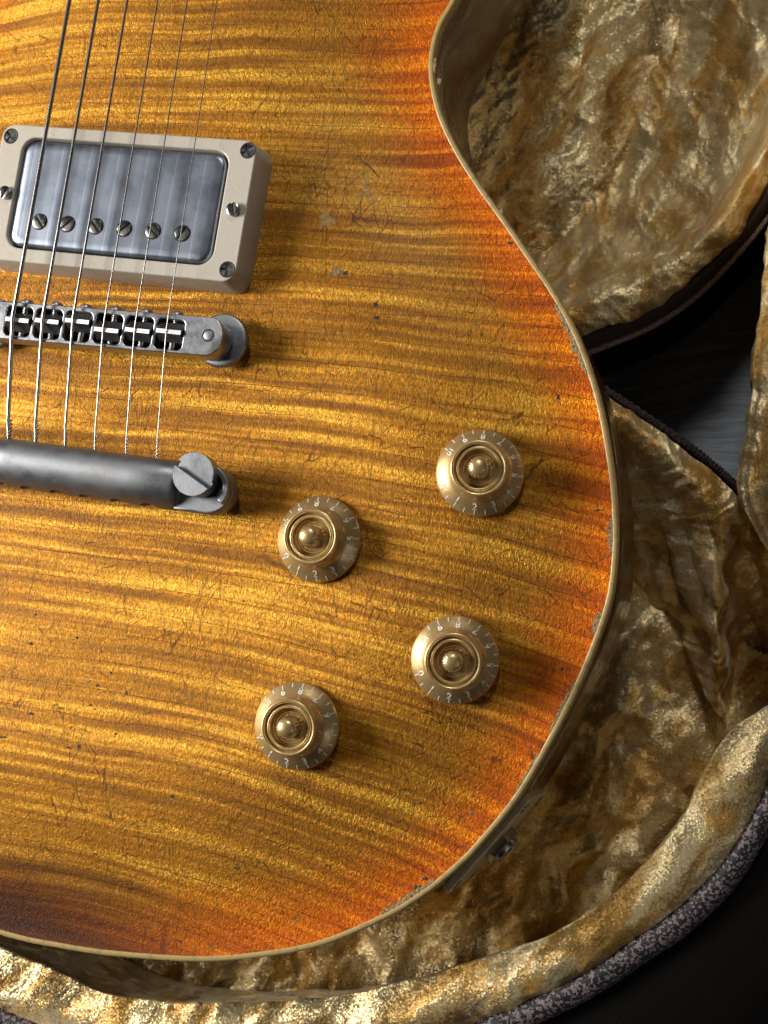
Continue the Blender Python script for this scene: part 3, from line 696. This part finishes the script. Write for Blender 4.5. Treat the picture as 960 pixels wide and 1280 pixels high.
# jack plate on the rim of the body
jx, jy = G(617, 1064, -18)
i0 = np.argmin(((edge_pts-np.array([jx, jy]))**2).sum(1)); jp = edge_pts[i0]; jn = nout[i0]; jt = tang[i0]
def jm():                                           # plate frame: x along the edge, y up, z outward
    zv = Vector((jn[0], jn[1], 0)); xv = Vector((-jt[0], -jt[1], 0)); yv = Vector((0, 0, 1))
    xv = yv.cross(zv)
    m_ = Matrix((xv, yv, zv)).transposed().to_4x4(); m_.translation = Vector((jp[0], jp[1], -36))*MM; return m_
jpo = link('jack_plate', plate_mesh('jack_plate', [rrect(0, 0, 38, 34, 3)], -1.2, 1.5, 0.4), M_PLATE, gt); jpo.matrix_local = jm()
jpo['label'] = 'cream square jack plate on the body side'
nut = link('jack_nut', plate_mesh('jack_nut', [circ(0, 0, 6.4, 6), circ(0, 0, 3.6, 24)[::-1]], 1.5, 4.2, 0.3), M_STEEL, jpo)
link('jack_barrel', join_meshes('jack_barrel', [lathe([(4.6, 2), (4.6, 5.4), (4.2, 5.8), (3.3, 5.8), (3.2, 2.5)], 32)]), M_STEEL, jpo)
link('jack_hole', join_meshes('jack_hole', [lathe([(3.3, 3), (0.01, 3)], 24)]), M_DARK, jpo)
for sx in (1, -1):
    for sy_ in (1, -1): link('plate_screw', ph, M_STEEL, jpo, False, (sx*15.5*MM, sy_*13.5*MM, 1.8*MM))

# chips and dings in the lacquer
chips = [
 (534, 66, 6, 12, 'p'), (541, 88, 3, 5, 'p'), (409, 274, 11, 13, 'o'), (422, 340, 8, 7, 'p'), (433, 343, 4, 4, 'd'), (470, 381, 5, 4, 'd'), (471, 398, 5, 4, 'd'),
 (453, 226, 5, 4, 'o'), (456, 236, 4, 9, 'o'), (465, 246, 7, 3, 'o'), (448, 240, 2, 5, 'o'), (633, 293, 6, 2.5, 'd'), (620, 254, 3, 4, 'p'),
 (693, 490, 2.5, 5, 'd'), (745, 634, 9, 1.8, 'd'), (698, 836, 3, 3, 'd'), (218, 995, 3, 4, 'd'), (290, 1087, 5, 2.5, 'd'), (362, 1153, 3, 3, 'p'), (582, 1020, 2.5, 3.5, 'p'),
 (524, 1103, 5, 4, 'd'), (513, 1114, 6, 4, 'd'), (102, 798, 3, 3, 'd'), (127, 857, 4, 3, 'd'), (116, 852, 3, 2.5, 'p'), (163, 866, 2, 5, 'd'), (50, 769, 4, 2, 'd'), (45, 805, 4, 3, 'd'),
 (104, 933, 3, 4, 'd'), (92, 934, 4, 2, 'd'), (144, 841, 2.5, 2, 'd'), (119, 881, 4, 2, 'd'), (45, 892, 6, 2.5, 'd'), (150, 917, 3, 2, 'd'), (10, 921, 7, 2, 'd'), (238, 870, 5, 1.2, 'p'),
 (249, 59, 1.6, 1.6, 'd'), (346, 650, 2, 2, 'd'), (349, 550, 2, 1, 'p'), (118, 570, 2, 2, 'd'), (186, 538, 2, 2, 'd'), (502, 790, 2, 2, 'd'), (72, 361, 2, 2, 'd'), (90, 356, 1.6, 1.6, 'd'),
 (30, 470, 1.8, 1.5, 'd'), (230, 480, 1.8, 1.5, 'd'), (540, 764, 4, 1.5, 'd'), (598, 414, 1.8, 3, 'd'), (132, 815, 2, 2, 'd'), (124, 886, 2, 1.6, 'd')]
bands = [  # worn strips along the binding: along-edge polyline of pixels, width in mm
 ([(688, 384), (700, 402), (708, 424), (716, 446), (727, 468)], 1.5), ([(757, 648), (759, 668), (756, 690)], 1.3),
 ([(744, 762), (742, 778), (739, 792)], 1.4), ([(718, 852), (712, 872), (700, 900), (690, 916)], 0.9),
 ([(545, 1106), (520, 1124), (498, 1137), (476, 1146)], 1.2), ([(670, 938), (655, 962), (640, 986)], 0.6)]
def put_patch(name, pts, material, lift=0.09):
    n = len(pts); c = (sum(p[0] for p in pts)/n, sum(p[1] for p in pts)/n)
    ring1 = [(c[0]+(p[0]-c[0])*0.55, c[1]+(p[1]-c[1])*0.55) for p in pts]
    al = list(pts)+ring1+[c]; zz = carve(edist([p[0] for p in al], [p[1] for p in al]))
    vs = [(p[0]*MM, p[1]*MM, (zz[i]+(lift*0.6 if i < n else lift*1.0))*MM) for i, p in enumerate(al)]
    fs = [(i, (i+1) % n, n+(i+1) % n, n+i) for i in range(n)]+[(n+i, n+(i+1) % n, 2*n) for i in range(n)]
    return link(name, mesh_py(name, vs, fs), material, maple, False)
for (px, py, rx, ry, k) in chips:
    pts = []
    n = 16
    if k == 'd': rx *= 0.8; ry *= 0.8
    for j in range(n):
        a = 2*math.pi*j/n; q = random.uniform(0.45, 1.25); pts.append(G(px+rx*q*math.cos(a), py-ry*q*math.sin(a), -3))
    zc = top_z(*pts[0]); pts = [tuple(np.array(p)) for p in pts]
    o = put_patch('finish_chip', pts, {'p': M_CHIPP, 'd': M_CHIPD, 'o': M_CHIPO}[k])
for line, wmm in bands:
    L = catmull(np.array([G(px, py, -10.5) for px, py in line]), 26)
    a, c = [], []
    for i, p in enumerate(L):
        j = np.argmin(((edge_pts-p)**2).sum(1)); e = edge_pts[j]-nout[j]*(BW-0.1)
        tpr = math.sin(math.pi*(i+0.5)/len(L))**0.4
        wdt = wmm*tpr*random.uniform(0.7, 1.5)+0.15
        a.append(tuple(e)); c.append(tuple(e-nout[j]*wdt))
    n = len(a); al = a+[((p[0]+q[0])/2, (p[1]+q[1])/2) for p, q in zip(a, c)]+c
    zz = carve(edist([p[0] for p in al], [p[1] for p in al]))
    vs = [(p[0]*MM, p[1]*MM, (zz[i]+(0.16 if i < n else 0.1 if i > 2*n else random.uniform(0.05, 0.3)))*MM) for i, p in enumerate(al)]
    fs = [(r*n+i, (r+1)*n+i, (r+1)*n+i+1, r*n+i+1) for r in range(2) for i in range(n-1)]
    link('finish_chip', mesh_py('finish_chip', vs, fs), M_CHIPP, maple, False)

# ------------------------------------------------------------------ guitar case
case = bpy.data.objects.new('guitar_case', None); C.objects.link(case); case.location = (0, 0, -0.125)
case['label'] = 'open guitar case lined in crushed gold velvet beneath the sunburst guitar'; case['category'] = 'guitar case'
def inc(o):                                         # case parts are modelled in world space
    o.matrix_parent_inverse = Matrix.Translation((0, 0, 0.125)); return o
def WP(l, z):
    zs = z if isinstance(z, (list, tuple)) else [z]*len(l)
    return [W(p[0], p[1], zz) for p, zz in zip(l, zs)]
def ridged(x, y, n=3):
    s = 0; a = 1
    for i in range(n):
        s = s+a*(1-np.abs(vn(x*2**i+7*i, y*2**i+3*i))*4.0); a *= 0.5
    return s/1.75
def crumple(amp=1.2, sc=0.06, fine=0.35, dirn=0.0, st=1.0):
    c, s = math.cos(dirn), math.sin(dirn)
    def f(P):
        x, y, z = P[..., 0], P[..., 1], P[..., 2]
        u = (x*c+y*s); v = (-x*s+y*c)+z*0.7
        wx = u+14*fbm(u*0.03, v*0.03, 3); wy = v+14*fbm(u*0.03+9, v*0.03+4, 3)
        return amp*(ridged(wx*sc/st+3, wy*sc*1.0+8)-0.3)+amp*0.8*fbm(wx*sc*1.7, wy*sc*1.7, 3)+fine*fbm(u*0.35, v*0.35, 3)+fine*1.1*ridged(u*0.13+5, v*0.13, 2)
    return f
# lower shell: rim cushion
inn = [(-560, 700), (-440, 880), (-330, 1000), (-250, 1060), (-160, 1105), (-70, 1148), (0, 1183), (67, 1210), (133, 1240), (220, 1252), (293, 1253), (400, 1247), (520, 1223), (600, 1198), (690, 1167), (750, 1130), (799, 1085), (845, 1035), (872, 981), (899, 931), (922, 904), (952, 888), (1000, 868), (1060, 840)]
out = [(-630, 720), (-500, 920), (-380, 1055), (-290, 1120), (-200, 1168), (-90, 1215), (0, 1257), (50, 1280), (115, 1305), (205, 1322), (293, 1323), (410, 1315), (540, 1293), (625, 1266), (720, 1222), (790, 1176), (840, 1142), (893, 1090), (925, 1043), (950, 1000), (968, 958), (1005, 925), (1050, 905), (1110, 880)]
zr = np.array([32, 32, 30, 24, 10, 2]+[0.]*(len(inn)-6))  # out-of-view left stretch of rim raised to block the window light
cI = np.array(WP(inn, list(-45+zr))); cO = np.array(WP(out, list(-47+zr)))
cen = np.array([-60, 20, 0.])
cen = np.array([-140, 10, 0.]); dirv = cen-cI; dirv[:, 2] = 0; dirv /= np.linalg.norm(dirv, axis=1, keepdims=True)
low = cI-dirv*9; low[:, 2] = -107
mid = cI-dirv*6; mid[:, 2] = -56+zr
r1 = cI.copy(); r1[:, 2] = -45.2+zr
r2 = cI*0.85+cO*0.15; r2[:, 2] = -43.2+zr
r3 = cI*0.4+cO*0.6; r3[:, 2] = -42.0+zr
r4 = cO.copy(); r4[:, 2] = -46.5+zr
r5 = cO.copy(); r5[:, 2] = -52+zr
inc(loft('rim_cushion', [low, mid, r1, r2, r3, r4, r5], 900, 120, M_VELVET, case, crumple(0.75, 0.045, 0.2)))
do = cO-cI; do[:, 2] = 0; do /= np.linalg.norm(do, axis=1, keepdims=True)
def off(P, d, z): Q = P+do*d; Q[:, 2] = z+(zr if z > -60 else 0); return Q
o = inc(loft('edge_piping', [off(cO, -0.6, -50), off(cO, 0.2, -46.6), off(cO, 2.2, -45.0), off(cO, 5.0, -45.4), off(cO, 7.2, -47.4), off(cO, 8.0, -51)], 400, 20, M_PIPE, case))
o['label'] = 'pinkish grey and black mottled edging along the lower rim'
inc(loft('case_shell', [off(cO, 7.6, -50.5), off(cO, 11, -51.5), off(cO, 24, -55), off(cO, 42, -64), off(cO, 52, -80), off(cO, 54, -105), off(cO, 52, -124.5)], 200, 30, M_SHELL, case))
# case floor lining
gx0 = np.linspace(-330, 40, 430); gy0 = np.linspace(-190, 90, 330)
XX, YY = np.meshgrid(gx0, gy0, indexing='ij'); P = np.stack([XX, YY, np.full_like(XX, -109.0)], -1)
P[..., 2] += crumple(3.2, 0.04, 0.35)(P)-2.0+5*fbm(XX*0.02+5, YY*0.02, 3)
# only inside the shell
FLP = P
# right wall with folds
rows = [
 [(650, 430), (720, 472), (785, 514), (850, 558), (888, 588), (915, 612), (935, 636), (965, 655), (1020, 680)],
 [(650, 445), (715, 490), (783, 535), (838, 582), (872, 612), (905, 638), (930, 660), (960, 680), (1020, 700)],
 [(650, 520), (715, 560), (785, 610), (832, 650), (866, 670), (898, 690), (922, 710), (955, 740), (1020, 750)],
 [(650, 600), (715, 640), (785, 672), (835, 715), (870, 750), (899, 775), (920, 790), (950, 815), (1020, 820)],
 [(650, 660), (715, 690), (782, 728), (840, 790), (872, 842), (900, 895), (918, 910), (950, 915), (1020, 915)]]
zs = [[-68, -67, -66, -66, -66, -66, -68, -70, -68],
      [-65, -64, -63, -63, -63, -64, -68, -72, -70],
      [-80, -80, -80, -79, -74, -69, -82, -90, -84],
      [-92, -92, -92, -92, -84, -76, -102, -112, -100],
      [-103, -103, -103, -103, -99, -92, -116, -120, -112]]
zs = [[v-8 for v in q] for q in zs]
rows3 = [WP(r, z) for r, z in zip(rows, zs)]
me = grid_mesh('floor_lining', FLP)
poly = [tuple(p[:2]) for p in cO]+[(60, -40), (40, 0)]+[tuple(p[:2]) for p in WP(rows[3][::-1], zs[3][::-1])]+[(-330, 60)]
def inside(x, y):
    c = np.zeros(x.shape, bool); n = len(poly)
    for i in range(n):
        (x1, y1), (x2, y2) = poly[i], poly[(i+1) % n]
        if y1 == y2: continue
        c ^= ((y1 > y) != (y2 > y)) & (x < (x2-x1)*(y-y1)/(y2-y1)+x1)
    return c
flat = FLP.reshape(-1, 3); ins = inside(flat[:, 0], flat[:, 1])
bm = bmesh.new(); bm.from_mesh(me); bm.verts.ensure_lookup_table()
bmesh.ops.delete(bm, geom=[v for v in bm.verts if not ins[v.index]], context='VERTS'); bm.to_mesh(me); bm.free()
inc(link('floor_lining', me, M_VELVET, case))
def folds(P):
    x, y = P[..., 0], P[..., 1]
    base = crumple(1.7, 0.06, 0.3, 0.9, 2.0)(P)
    u = x*0.93+y*0.30+5*fbm(x*0.03, y*0.03, 2)
    k = sstep(-50, -25, x)*sstep(60, 45, y)*sstep(-30, 0, y)
    return base+k*2.0*(np.abs(np.sin(u*0.42))-0.6)
inc(loft('wall_lining', rows3, 420, 320, M_PLUSH, case, folds))
tp = np.array(WP([(p[0]+4, p[1]-5) for p in rows[0][:7]], [-75.5]*7)); tpp = catmull(tp, 240)
vs, fs = tube(tpp, [1.5+0.25*math.sin(i*1.3) for i in range(240)], 10)
o = inc(link('edge_braid', mesh_py('edge_braid', vs, fs), M_BRAID, case))
inc(loft('waist_shell', [tp+[0, 0, -0.5], tp+[-2, -2, -25], tp+[-4, -4, -49]], 60, 8, M_SHELL, case))
# lid strip on the right
le = [(985, 150), (968, 250), (952, 350), (941, 450), (933, 540), (926, 618), (944, 668), (985, 730), (1060, 800)]
l0 = WP([(p[0]+8, p[1]) for p in le], -78); l1 = WP(le, -60); l2 = WP([(p[0]+10, p[1]) for p in le], -57); l3 = WP([(p[0]+45, p[1]) for p in le], -52); l4 = WP([(p[0]+190, p[1]) for p in le], -20)
inc(loft('lid_lining', [l0, l1, l2, l3, l4], 420, 160, M_PLUSH, case, crumple(1.7, 0.07, 0.3, 1.4, 2.2)))
inc(loft('lid_shell', [WP([(p[0]+6, p[1]) for p in le], -76), WP([(p[0]+60, p[1]) for p in le], -112), WP([(p[0]+220, p[1]) for p in le], -122)], 60, 10, M_SHELL, case))
# upper bowl
q0 = [(640, 445), (690, 428), (731, 412), (795, 388), (859, 344), (910, 298), (940, 248), (966, 200), (1000, 120), (1040, 20), (1060, -80)]
q1 = [(630, 410), (680, 390), (712, 374), (777, 340), (841, 312), (887, 275), (919, 229), (946, 183), (980, 100), (1010, 10), (1025, -80)]
q2 = [(620, 380), (665, 362), (692, 347), (750, 306), (805, 268), (848, 222), (882, 162), (908, 92), (935, 20), (948, -50), (960, -120)]
q3 = [(600, 360), (645, 342), (668, 325), (708, 290), (744, 248), (773, 200), (794, 140), (812, 70), (828, 0), (838, -60), (850, -130)]
q4 = [(540, 345), (580, 320), (605, 295), (645, 240), (680, 190), (700, 140), (710, 90), (715, 40), (720, -30), (720, -90), (720, -150)]
q5 = [(470, 290), (520, 240), (545, 200), (565, 150), (575, 110), (580, 70), (585, 30), (590, -20), (600, -80), (600, -120), (600, -180)]
q6 = [(400, 250), (420, 200), (430, 160), (430, 130), (430, 100), (430, 60), (430, 20), (430, -30), (430, -90), (430, -130), (430, -190)]
a0 = np.array(WP([(p[0]+4, p[1]+4) for p in q0], -73)); a1 = np.array(WP(q1, -74)); am = (a0+a1)/2; am[:, 2] = -67; ac = np.array(WP([(p[0]*0.8+q[0]*0.2, p[1]*0.8+q[1]*0.2) for p, q in zip(q1, q2)], -84))
inc(loft('bowl_wall', [WP(q0, -77), a0, am, a1, ac, WP(q2, -96), WP(q3, -113), WP([(p[0]-14, p[1]-10) for p in q3], -117)], 520, 300, M_PLUSH, case, crumple(1.7, 0.05, 0.3, -0.9, 2.4)))
inc(loft('bowl_lining', [WP([(p[0]+16, p[1]+12) for p in q3], -113), WP([(p[0]*.8+q[0]*.2, p[1]*.8+q[1]*.2) for p, q in zip(q3, q4)], -110), WP(q4, -99), WP(q5, -82), WP(q6, -78)], 520, 300, M_VELVET, case, crumple(2.0, 0.05, 0.35, 0.6, 1.8)))
pp = [(640, 470), (700, 452), (740, 438), (813, 408), (868, 371), (914, 325), (960, 270), (990, 222), (1030, 130), (1070, 30), (1095, -80)]
pz = np.array(WP(pp, -82.0))
bl = (a0*0.5+pz*0.5); bl[:, 2] = -76
inc(loft('outer_band', [a0+[0, 0, -2.0], bl, pz+[0, 0, 0.6]], 300, 24, M_BROWNBAND, case))
vs, fs = tube(catmull(pz, 200), 1.35, 12)
o = inc(link('rim_piping', mesh_py('rim_piping', vs, fs), M_PINK, case)); o['label'] = 'dusty pink piping round the upper rim'
inc(loft('bowl_shell', [pz+[0, 0, -1], pz+[1.5, -2, -12], pz+[0, 0, -42.5]], 100, 8, M_SHELL, case))
